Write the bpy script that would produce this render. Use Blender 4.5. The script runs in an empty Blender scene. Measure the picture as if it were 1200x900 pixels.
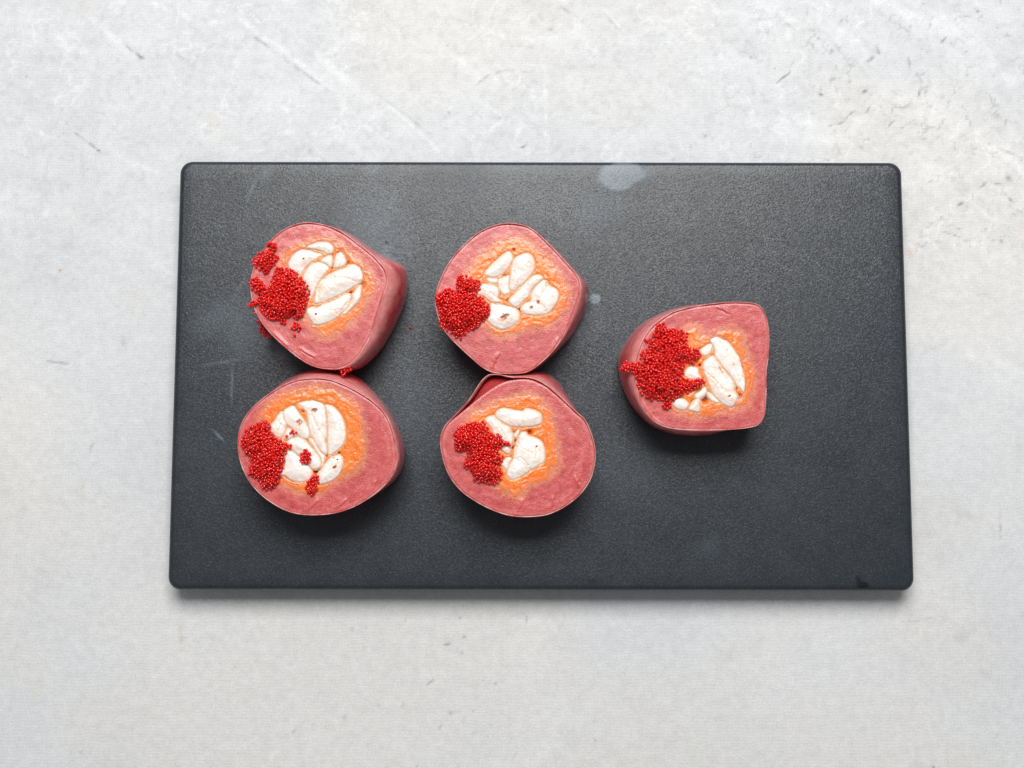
import bpy, bmesh, math
import numpy as np
from mathutils import Matrix, Vector

# ------------------------------------------------------------------ camera, world, lamps, exposure
scene = bpy.context.scene
col = scene.collection
IMG_W, IMG_H, FPX = 1200.0, 900.0, 1200 * 50 / 36.0
BOARD_TOP = 0.0088                       # metres above the table
BOARD_W = 0.200
z_bot, z_top = FPX * BOARD_W / 872.0, FPX * BOARD_W / 842.0      # depth of the board's near and far edge
y_top, y_bot = (450 - 190) / FPX * z_top, (450 - 690.5) / FPX * z_bot
TILT = math.atan2(z_top - z_bot, y_top - y_bot)
BOARD_D = math.hypot(z_top - z_bot, y_top - y_bot)
RC = Matrix.Rotation(TILT, 3, 'X')
CEN = Vector(((634 - 600) / FPX * (z_bot + z_top) / 2, (y_top + y_bot) / 2, -(z_bot + z_top) / 2))
CAM = Vector((0, 0, BOARD_TOP)) - RC @ CEN

cam_data = bpy.data.cameras.new('camera')
cam_data.lens, cam_data.sensor_width = 50, 36
cam_data.clip_start, cam_data.clip_end = 0.01, 20
cam = bpy.data.objects.new('camera', cam_data)
cam.location = CAM
cam.rotation_euler = (TILT, 0, 0)
col.objects.link(cam)
scene.camera = cam

world = bpy.data.worlds.new('World')
scene.world = world
world.use_nodes = True
world.node_tree.nodes['Background'].inputs[0].default_value = (0.93, 0.96, 1.0, 1)
world.node_tree.nodes['Background'].inputs[1].default_value = 0.235


def area_lamp(name, loc, target, sx, sy, watts, colour):
    d = bpy.data.lights.new(name, 'AREA')
    d.shape, d.size, d.size_y, d.energy, d.color = 'RECTANGLE', sx, sy, watts, colour
    o = bpy.data.objects.new(name, d)
    o.location = loc
    o.rotation_euler = (Vector(target) - Vector(loc)).to_track_quat('-Z', 'Y').to_euler()
    col.objects.link(o)
    return o


area_lamp('softbox_lamp', (0.0, 0.46, 0.80), (0, 0, 0), 0.56, 0.48, 9.8, (1.0, 0.99, 0.975))

scene.view_settings.view_transform = 'Standard'
scene.view_settings.look = 'None'
scene.view_settings.exposure = 0.0
scene.view_settings.gamma = 1.0
scene.view_settings.use_curve_mapping = False
scene.render.engine = 'CYCLES'
scene.cycles.use_denoising = True
scene.cycles.max_bounces = 8

# ------------------------------------------------------------------ maths helpers
RCN = np.array(RC)
CAMN = np.array(CAM)


def to_world(px, py, z):
    """photo pixel + known height above the table -> metres"""
    px, py, z = np.broadcast_arrays(np.asarray(px, float), np.asarray(py, float), np.asarray(z, float))
    d = np.stack([(px - 600) / FPX, (450 - py) / FPX, -np.ones_like(px)], -1) @ RCN.T
    t = (z - CAMN[2]) / d[..., 2]
    return CAMN + d * t[..., None]


PX = float((CAM.z - BOARD_TOP - 0.018) / FPX)            # metres per photo pixel at the rolls' faces


def vnoise(x, y, seed):
    tab = np.random.default_rng(seed).random((256, 256))
    xi, yi = np.floor(x).astype(int), np.floor(y).astype(int)
    fx, fy = x - xi, y - yi
    fx, fy = fx * fx * (3 - 2 * fx), fy * fy * (3 - 2 * fy)
    g = lambda a, b: tab[a & 255, b & 255]
    return ((g(xi, yi) * (1 - fx) + g(xi + 1, yi) * fx) * (1 - fy)
            + (g(xi, yi + 1) * (1 - fx) + g(xi + 1, yi + 1) * fx) * fy)


def fbm(x, y, seed, octaves=4):
    s, a, n = 0, 1.0, 0
    for k in range(octaves):
        s = s + a * vnoise(x * 2 ** k + 17.3 * k, y * 2 ** k - 9.1 * k, seed + k)
        n += a
        a *= 0.5
    return s / n


def sstep(a, b, x):
    t = np.clip((x - a) / (b - a), 0, 1)
    return t * t * (3 - 2 * t)


def mix(a, b, t):
    t = np.asarray(t)[..., None]
    return np.asarray(a) * (1 - t) + np.asarray(b) * t


def smooth_closed(pts, n):
    """closed Catmull-Rom through pts, n points evenly spaced along it"""
    p = np.asarray(pts, float)
    m = len(p)
    out = []
    for i in range(m):
        a, b, c, d = p[i - 1], p[i], p[(i + 1) % m], p[(i + 2) % m]
        for t in np.linspace(0, 1, 12, endpoint=False):
            out.append(0.5 * (2 * b + (c - a) * t + (2 * a - 5 * b + 4 * c - d) * t * t + (3 * b - a - 3 * c + d) * t ** 3))
    out = np.array(out)
    q = np.vstack([out, out[:1]])
    s = np.r_[0, np.cumsum(np.hypot(*np.diff(q, axis=0).T))]
    u = np.linspace(0, s[-1], n, endpoint=False)
    return np.stack([np.interp(u, s, q[:, 0]), np.interp(u, s, q[:, 1])], -1)


def sdf(poly, x, y):
    """signed distance to a polygon, negative inside"""
    shp = np.shape(x)
    P = np.stack([np.ravel(x), np.ravel(y)], -1)
    best = np.full(len(P), 1e18)
    inside = np.zeros(len(P), bool)
    n = len(poly)
    for i in range(n):
        a, b = poly[i], poly[(i + 1) % n]
        e = b - a
        w = P - a
        t = np.clip((w @ e) / max(e @ e, 1e-12), 0, 1)
        r = w - t[:, None] * e
        best = np.minimum(best, (r * r).sum(1))
        if a[1] != b[1]:
            c = (a[1] > P[:, 1]) != (b[1] > P[:, 1])
            xc = a[0] + (P[:, 1] - a[1]) * e[0] / e[1]
            inside ^= c & (P[:, 0] < xc)
    d = np.sqrt(best)
    return np.where(inside, -d, d).reshape(shp)


def by_angle(poly, centre, n):
    """resample an outline at n even angles about centre"""
    d = poly - centre
    a = np.unwrap(np.arctan2(d[:, 1], d[:, 0]))
    if a[-1] < a[0]:
        a, d = a[::-1], d[::-1]
    r = np.hypot(d[:, 0], d[:, 1])
    o = np.argsort(a)
    a, r = a[o], r[o]
    a3, r3 = np.r_[a - 2 * np.pi, a, a + 2 * np.pi], np.r_[r, r, r]
    th = np.linspace(0, 2 * np.pi, n, endpoint=False)
    th = th + 2 * np.pi * np.round((a.mean() - np.pi) / (2 * np.pi))
    rr = np.interp(th, a3, r3)
    return centre + np.stack([np.cos(th), np.sin(th)], -1) * rr[:, None]


# ------------------------------------------------------------------ mesh helpers
def mesh_from(name, verts, faces, colours=None, smooth=True):
    """verts (n,3); faces a list of arrays (k,3|4) or single n-gon lists"""
    me = bpy.data.meshes.new(name)
    loops, starts, pos = [], [], 0
    for f in faces:
        f = np.asarray(f, np.int32)
        if f.ndim == 1:
            f = f[None]
        k = f.shape[1]
        loops.append(f.ravel())
        starts.append(pos + np.arange(len(f)) * k)
        pos += f.size
    loops, starts = np.concatenate(loops), np.concatenate(starts).astype(np.int32)
    me.vertices.add(len(verts))
    me.vertices.foreach_set('co', np.asarray(verts, np.float32).ravel())
    me.loops.add(len(loops))
    me.loops.foreach_set('vertex_index', loops.astype(np.int32))
    me.polygons.add(len(starts))
    me.polygons.foreach_set('loop_start', starts)
    me.polygons.foreach_set('use_smooth', np.full(len(starts), smooth))
    me.update(calc_edges=True)
    me.validate()
    if colours is not None:
        at = me.color_attributes.new('Col', 'FLOAT_COLOR', 'POINT')
        c = np.ones((len(verts), 4), np.float32)
        c[:, :3] = colours
        at.data.foreach_set('color', c.ravel())
    return me


def add(name, me, mat, parent=None):
    o = bpy.data.objects.new(name, me)
    if mat:
        me.materials.append(mat)
    col.objects.link(o)
    if parent:
        o.parent = parent
        o.location = -Vector(parent.location)         # vertices are in world metres
    return o


def tag(o, label, cat, group=None, kind=None):
    o['label'], o['category'] = label, cat
    if group:
        o['group'] = group
    if kind:
        o['kind'] = kind


def grid_faces(nu, nv, wrap_u=False):
    """indices of an nv x nu grid, row-major (v rows, u columns)"""
    u = np.arange(nu if wrap_u else nu - 1)
    v = np.arange(nv - 1)
    U, V = np.meshgrid(u, v)
    U1 = (U + 1) % nu
    return np.stack([V * nu + U, V * nu + U1, (V + 1) * nu + U1, (V + 1) * nu + U], -1).reshape(-1, 4)


def masked_sheet(px, py, z, colours, mask, name):
    """height field over a pixel grid cut to mask"""
    nv, nu = px.shape
    f = grid_faces(nu, nv)
    f = f[mask.ravel()[f].all(1)]
    f = f[:, ::-1]                                     # pixel rows run down the picture
    used = np.unique(f)
    remap = np.full(px.size, -1)
    remap[used] = np.arange(len(used))
    v = to_world(px.ravel()[used], py.ravel()[used], z.ravel()[used])
    return mesh_from(name, v, [remap[f]], colours.reshape(-1, 3)[used])


# ------------------------------------------------------------------ materials
def nodes_of(name):
    m = bpy.data.materials.new(name)
    m.use_nodes = True
    nt = m.node_tree
    return m, nt, nt.nodes['Principled BSDF']


def N(nt, kind, **kw):
    n = nt.nodes.new(kind)
    for k, v in kw.items():
        if k in n.inputs.keys():
            n.inputs[k].default_value = v
        else:
            setattr(n, k, v)
    return n


def link(nt, a, b):
    nt.links.new(a, b)


def maths(nt, op, a, b=None, c=None, clamp=False):
    n = nt.nodes.new('ShaderNodeMath')
    n.operation, n.use_clamp = op, clamp
    for i, v in enumerate((a, b, c)):
        if v is None:
            continue
        if isinstance(v, (int, float)):
            n.inputs[i].default_value = v
        else:
            nt.links.new(v, n.inputs[i])
    return n.outputs[0]


def noise(nt, vec, scale, detail=3.0, rough=0.55):
    n = N(nt, 'ShaderNodeTexNoise', Scale=scale, Detail=detail, Roughness=rough)
    link(nt, vec, n.inputs['Vector'])
    return n.outputs['Fac']


def remap(nt, val, a, b, lo, hi):
    n = N(nt, 'ShaderNodeMapRange')
    link(nt, val, n.inputs['Value'])
    for k, v in zip(('From Min', 'From Max', 'To Min', 'To Max'), (a, b, lo, hi)):
        n.inputs[k].default_value = v
    return n.outputs['Result']


def mixcol(nt, fac, a, b, mode='MIX'):
    n = N(nt, 'ShaderNodeMix', data_type='RGBA', blend_type=mode)
    for sock, v in ((n.inputs[0], fac), (n.inputs[6], a), (n.inputs[7], b)):
        if isinstance(v, (int, float)):
            sock.default_value = v
        elif isinstance(v, tuple):
            sock.default_value = (*v, 1)
        else:
            link(nt, v, sock)
    return n.outputs[2]


def bump(nt, height, dist, strength=1.0):
    n = N(nt, 'ShaderNodeBump', Strength=strength, Distance=dist)
    link(nt, height, n.inputs['Height'])
    return n.outputs['Normal']


def flesh_like(name, rough, sss, speck, speck_scale, bump_d, coat=0.0, spec=0.5):
    """wet food: vertex pigment, fine grain, soft scattering under a damp surface"""
    m, nt, b = nodes_of(name)
    tc = N(nt, 'ShaderNodeTexCoord').outputs['Object']
    a = N(nt, 'ShaderNodeAttribute', attribute_name='Col').outputs['Color']
    n1 = noise(nt, tc, speck_scale, 2.0)
    n2 = noise(nt, tc, speck_scale * 0.28, 3.0)
    f = remap(nt, n1, 0.35, 0.72, 1 - speck, 1 + speck * 1.15)
    g = remap(nt, n2, 0.3, 0.7, 1 - speck * 0.6, 1 + speck * 0.6)
    v = N(nt, 'ShaderNodeVectorMath', operation='SCALE')
    link(nt, a, v.inputs[0])
    link(nt, maths(nt, 'MULTIPLY', f, g), v.inputs['Scale'])
    link(nt, v.outputs[0], b.inputs['Base Color'])
    link(nt, v.outputs[0], b.inputs['Subsurface Radius'])
    b.inputs['Subsurface Weight'].default_value = sss
    b.inputs['Subsurface Scale'].default_value = 0.0012
    b.inputs['Specular IOR Level'].default_value = spec
    link(nt, remap(nt, n2, 0.3, 0.7, rough - 0.1, rough + 0.12), b.inputs['Roughness'])
    b.inputs['Coat Weight'].default_value = coat
    b.inputs['Coat Roughness'].default_value = 0.12
    h = maths(nt, 'ADD', n1, maths(nt, 'MULTIPLY', n2, 0.35))
    link(nt, bump(nt, h, bump_d), b.inputs['Normal'])
    return m


M_FLESH = flesh_like('tuna_flesh', 0.30, 0.5, 0.13, 2900, 0.00008, 0.2)
M_WRAP = flesh_like('tuna_wrap', 0.26, 0.5, 0.09, 900, 0.00005, 0.45)
M_ORANGE = flesh_like('orange_filling', 0.30, 0.5, 0.10, 2400, 0.00006, 0.2)
M_SHRIMP = flesh_like('shrimp_meat', 0.27, 0.6, 0.02, 1100, 0.00002, 0.2)


def roe_material():
    m, nt, b = nodes_of('red_roe')
    oi = N(nt, 'ShaderNodeNewGeometry').outputs['Random Per Island']
    c = mixcol(nt, oi, (0.80, 0.003, 0.004), (1.0, 0.016, 0.008))
    link(nt, c, b.inputs['Base Color'])
    b.inputs['Subsurface Weight'].default_value = 0.85
    b.inputs['Subsurface Radius'].default_value = (1.0, 0.06, 0.05)
    b.inputs['Subsurface Scale'].default_value = 0.0018
    b.inputs['Roughness'].default_value = 0.06
    b.inputs['Coat Weight'].default_value = 0.5
    b.inputs['Coat Roughness'].default_value = 0.03
    b.inputs['Specular IOR Level'].default_value = 0.5
    return m


M_ROE = roe_material()


def crumb_material():
    m, nt, b = nodes_of('dark_crumb')
    tc = N(nt, 'ShaderNodeTexCoord').outputs['Object']
    c = mixcol(nt, noise(nt, tc, 2500), (0.012, 0.004, 0.006), (0.05, 0.012, 0.014))
    link(nt, c, b.inputs['Base Color'])
    b.inputs['Roughness'].default_value = 0.5
    return m


M_CRUMB = crumb_material()


def table_material():
    m, nt, b = nodes_of('printed_plaster')
    tc = N(nt, 'ShaderNodeTexCoord').outputs['Object']
    a = N(nt, 'ShaderNodeAttribute', attribute_name='Col').outputs['Color']
    sep = N(nt, 'ShaderNodeSeparateXYZ')
    link(nt, tc, sep.inputs[0])
    wob = noise(nt, tc, 160, 2.0)
    wx = maths(nt, 'SINE', maths(nt, 'ADD', maths(nt, 'MULTIPLY', sep.outputs['X'], 2 * math.pi / 0.00082), maths(nt, 'MULTIPLY', wob, 16.0)))
    wy = maths(nt, 'SINE', maths(nt, 'ADD', maths(nt, 'MULTIPLY', sep.outputs['Y'], 2 * math.pi / 0.00086), maths(nt, 'MULTIPLY', wob, 13.0)))
    weave = maths(nt, 'ADD', wx, wy)
    patch = remap(nt, noise(nt, tc, 22, 3.0), 0.38, 0.66, 0.15, 1.0)
    grain = noise(nt, tc, 1900, 2.0)
    mid = noise(nt, tc, 420, 3.0, 0.65)
    k = maths(nt, 'MULTIPLY_ADD', maths(nt, 'MULTIPLY', weave, patch), 0.012, 1.0)
    k = maths(nt, 'MULTIPLY', k, remap(nt, grain, 0.25, 0.75, 0.91, 1.08))
    k = maths(nt, 'MULTIPLY', k, remap(nt, mid, 0.3, 0.7, 0.94, 1.055))
    v = N(nt, 'ShaderNodeVectorMath', operation='SCALE')
    link(nt, a, v.inputs[0])
    link(nt, k, v.inputs['Scale'])
    link(nt, v.outputs[0], b.inputs['Base Color'])
    b.inputs['Roughness'].default_value = 0.62
    b.inputs['Specular IOR Level'].default_value = 0.25
    link(nt, bump(nt, maths(nt, 'MULTIPLY_ADD', weave, 0.12, grain), 0.00005), b.inputs['Normal'])
    return m


def stain(nt, sx, sy, wob, cx, cy, rx, ry, ang, soft, amp):
    """mask of one dried mark: photo pixel centre, radii in pixels, turned by ang degrees"""
    w = to_world(cx, cy, BOARD_TOP)
    ca, sa = math.cos(math.radians(ang)), math.sin(math.radians(ang))
    dx, dy = maths(nt, 'SUBTRACT', sx, float(w[0])), maths(nt, 'SUBTRACT', sy, float(w[1]))
    u = maths(nt, 'MULTIPLY_ADD', dy, sa, maths(nt, 'MULTIPLY', dx, ca))
    v = maths(nt, 'MULTIPLY_ADD', dx, -sa, maths(nt, 'MULTIPLY', dy, ca))
    u, v = maths(nt, 'DIVIDE', u, rx * PX), maths(nt, 'DIVIDE', v, ry * PX)
    r = maths(nt, 'SQRT', maths(nt, 'MULTIPLY_ADD', u, u, maths(nt, 'MULTIPLY', v, v)))
    r = maths(nt, 'MULTIPLY_ADD', wob, 0.9, maths(nt, 'SUBTRACT', r, 0.45))
    return remap(nt, r, 1 - soft, 1 + soft, amp, 0.0)


def board_material():
    m, nt, b = nodes_of('matte_black_glaze')
    tc = N(nt, 'ShaderNodeTexCoord').outputs['Object']
    sep = N(nt, 'ShaderNodeSeparateXYZ')
    link(nt, tc, sep.inputs[0])
    sx, sy = sep.outputs['X'], sep.outputs['Y']
    wob, wob2 = noise(nt, tc, 170, 4.0, 0.6), noise(nt, tc, 700, 3.0, 0.65)
    grain = noise(nt, tc, 1900, 2.0, 0.6)
    fine = noise(nt, tc, 3000, 1.0)
    pale = [(727, 205, 30, 17, 5, 0.12, 1.0), (740, 208, 26, 9, 20, 0.3, 0.5), (697, 350, 7, 6, 0, 0.2, 1.1),
            (677, 390, 6, 4, 40, 0.4, 0.6), (440, 268, 30, 40, 20, 0.9, 0.4), (455, 297, 14, 9, -30, 0.8, 0.7), (660, 400, 40, 14, 35, 0.95, 0.3), (700, 560, 50, 30, 10, 0.95, 0.16), (480, 470, 22, 50, 12, 0.95, 0.22),
            (296, 385, 26, 30, 35, 0.9, 0.42), (318, 404, 28, 6, -35, 0.8, 0.8), (255, 372, 26, 14, 30, 0.9, 0.3),
            (272, 450, 1.6, 20, 0, 0.7, 0.5), (257, 512, 9, 1.5, -45, 0.6, 0.7), (295, 222, 2, 14, -22, 0.7, 0.45),
            (310, 205, 7, 6, 40, 0.8, 0.35), (830, 640, 12, 9, 30, 0.9, 0.14), (700, 245, 28, 18, 15, 0.9, 0.25),
            (435, 200, 9, 6, 0, 0.8, 0.3), (275, 350, 2, 26, -25, 0.8, 0.3), (590, 215, 90, 22, 4, 0.9, 0.12),
            (262, 425, 22, 2, 8, 0.8, 0.4), (620, 236, 60, 26, -6, 0.95, 0.12)]
    dark = [(1011, 685, 8, 4, 0, 0.3, 1.0), (1007, 681, 3, 7, 20, 0.3, 0.9), (600, 247, 4, 5, 0, 0.6, 0.8),
            (664, 251, 4, 4, 0, 0.6, 0.7), (452, 284.5, 2.6, 2.2, 30, 0.3, 1.0), (460, 298, 6, 3, -20, 0.7, 0.7),
            (423, 645, 2.5, 2, 0, 0.4, 0.8), (635, 624, 4, 3, 30, 0.5, 0.5), (696, 681, 6, 3, 20, 0.6, 0.6),
            (278, 224, 2, 2, 0, 0.4, 0.6), (400, 640, 3, 2, 0, 0.5, 0.5), (850, 250, 60, 40, 20, 0.9, 0.12)]
    tot = [None, None]
    for i, lst in enumerate((pale, dark)):
        for s in lst:
            w = wob2 if max(s[2], s[3]) < 15 else wob
            v = stain(nt, sx, sy, w, *s)
            tot[i] = v if tot[i] is None else maths(nt, 'MAXIMUM', tot[i], v)
    base = mixcol(nt, remap(nt, wob, 0.3, 0.7, 0, 1), (0.017, 0.022, 0.029), (0.025, 0.031, 0.039))
    base = mixcol(nt, remap(nt, fine, 0.58, 0.74, 0, 0.45), base, (0.10, 0.112, 0.122))
    base = mixcol(nt, maths(nt, 'MULTIPLY', tot[0], 0.85, None, True), base, (0.15, 0.19, 0.225))
    base = mixcol(nt, tot[1], base, (0.006, 0.006, 0.008))
    link(nt, base, b.inputs['Base Color'])
    ro = remap(nt, noise(nt, tc, 45, 4.0, 0.6), 0.3, 0.7, 0.29, 0.38)
    link(nt, ro, b.inputs['Roughness'])
    b.inputs['Specular IOR Level'].default_value = 0.46
    h = maths(nt, 'MULTIPLY_ADD', fine, 0.4, grain)
    # glaze grains: each tiny facet leans its own way and glints where it faces the lamp
    vo = N(nt, 'ShaderNodeTexVoronoi', Scale=3500.0)
    link(nt, tc, vo.inputs['Vector'])
    tilt = N(nt, 'ShaderNodeVectorMath', operation='MULTIPLY_ADD')
    link(nt, vo.outputs['Color'], tilt.inputs[0])
    tilt.inputs[1].default_value = (0.105, 0.105, 0.0)
    tilt.inputs[2].default_value = (-0.0525, -0.0525, 0.0)
    add_n = N(nt, 'ShaderNodeVectorMath', operation='ADD')
    link(nt, N(nt, 'ShaderNodeNewGeometry').outputs['Normal'], add_n.inputs[0])
    link(nt, tilt.outputs[0], add_n.inputs[1])
    nrm = N(nt, 'ShaderNodeVectorMath', operation='NORMALIZE')
    link(nt, add_n.outputs[0], nrm.inputs[0])
    bn = N(nt, 'ShaderNodeBump', Strength=1.0, Distance=0.000045)
    link(nt, h, bn.inputs['Height'])
    link(nt, nrm.outputs[0], bn.inputs['Normal'])
    link(nt, bn.outputs['Normal'], b.inputs['Normal'])
    return m


M_TABLE, M_BOARD = table_material(), board_material()

# ------------------------------------------------------------------ table: one printed sheet
rng = np.random.default_rng(5)


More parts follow.
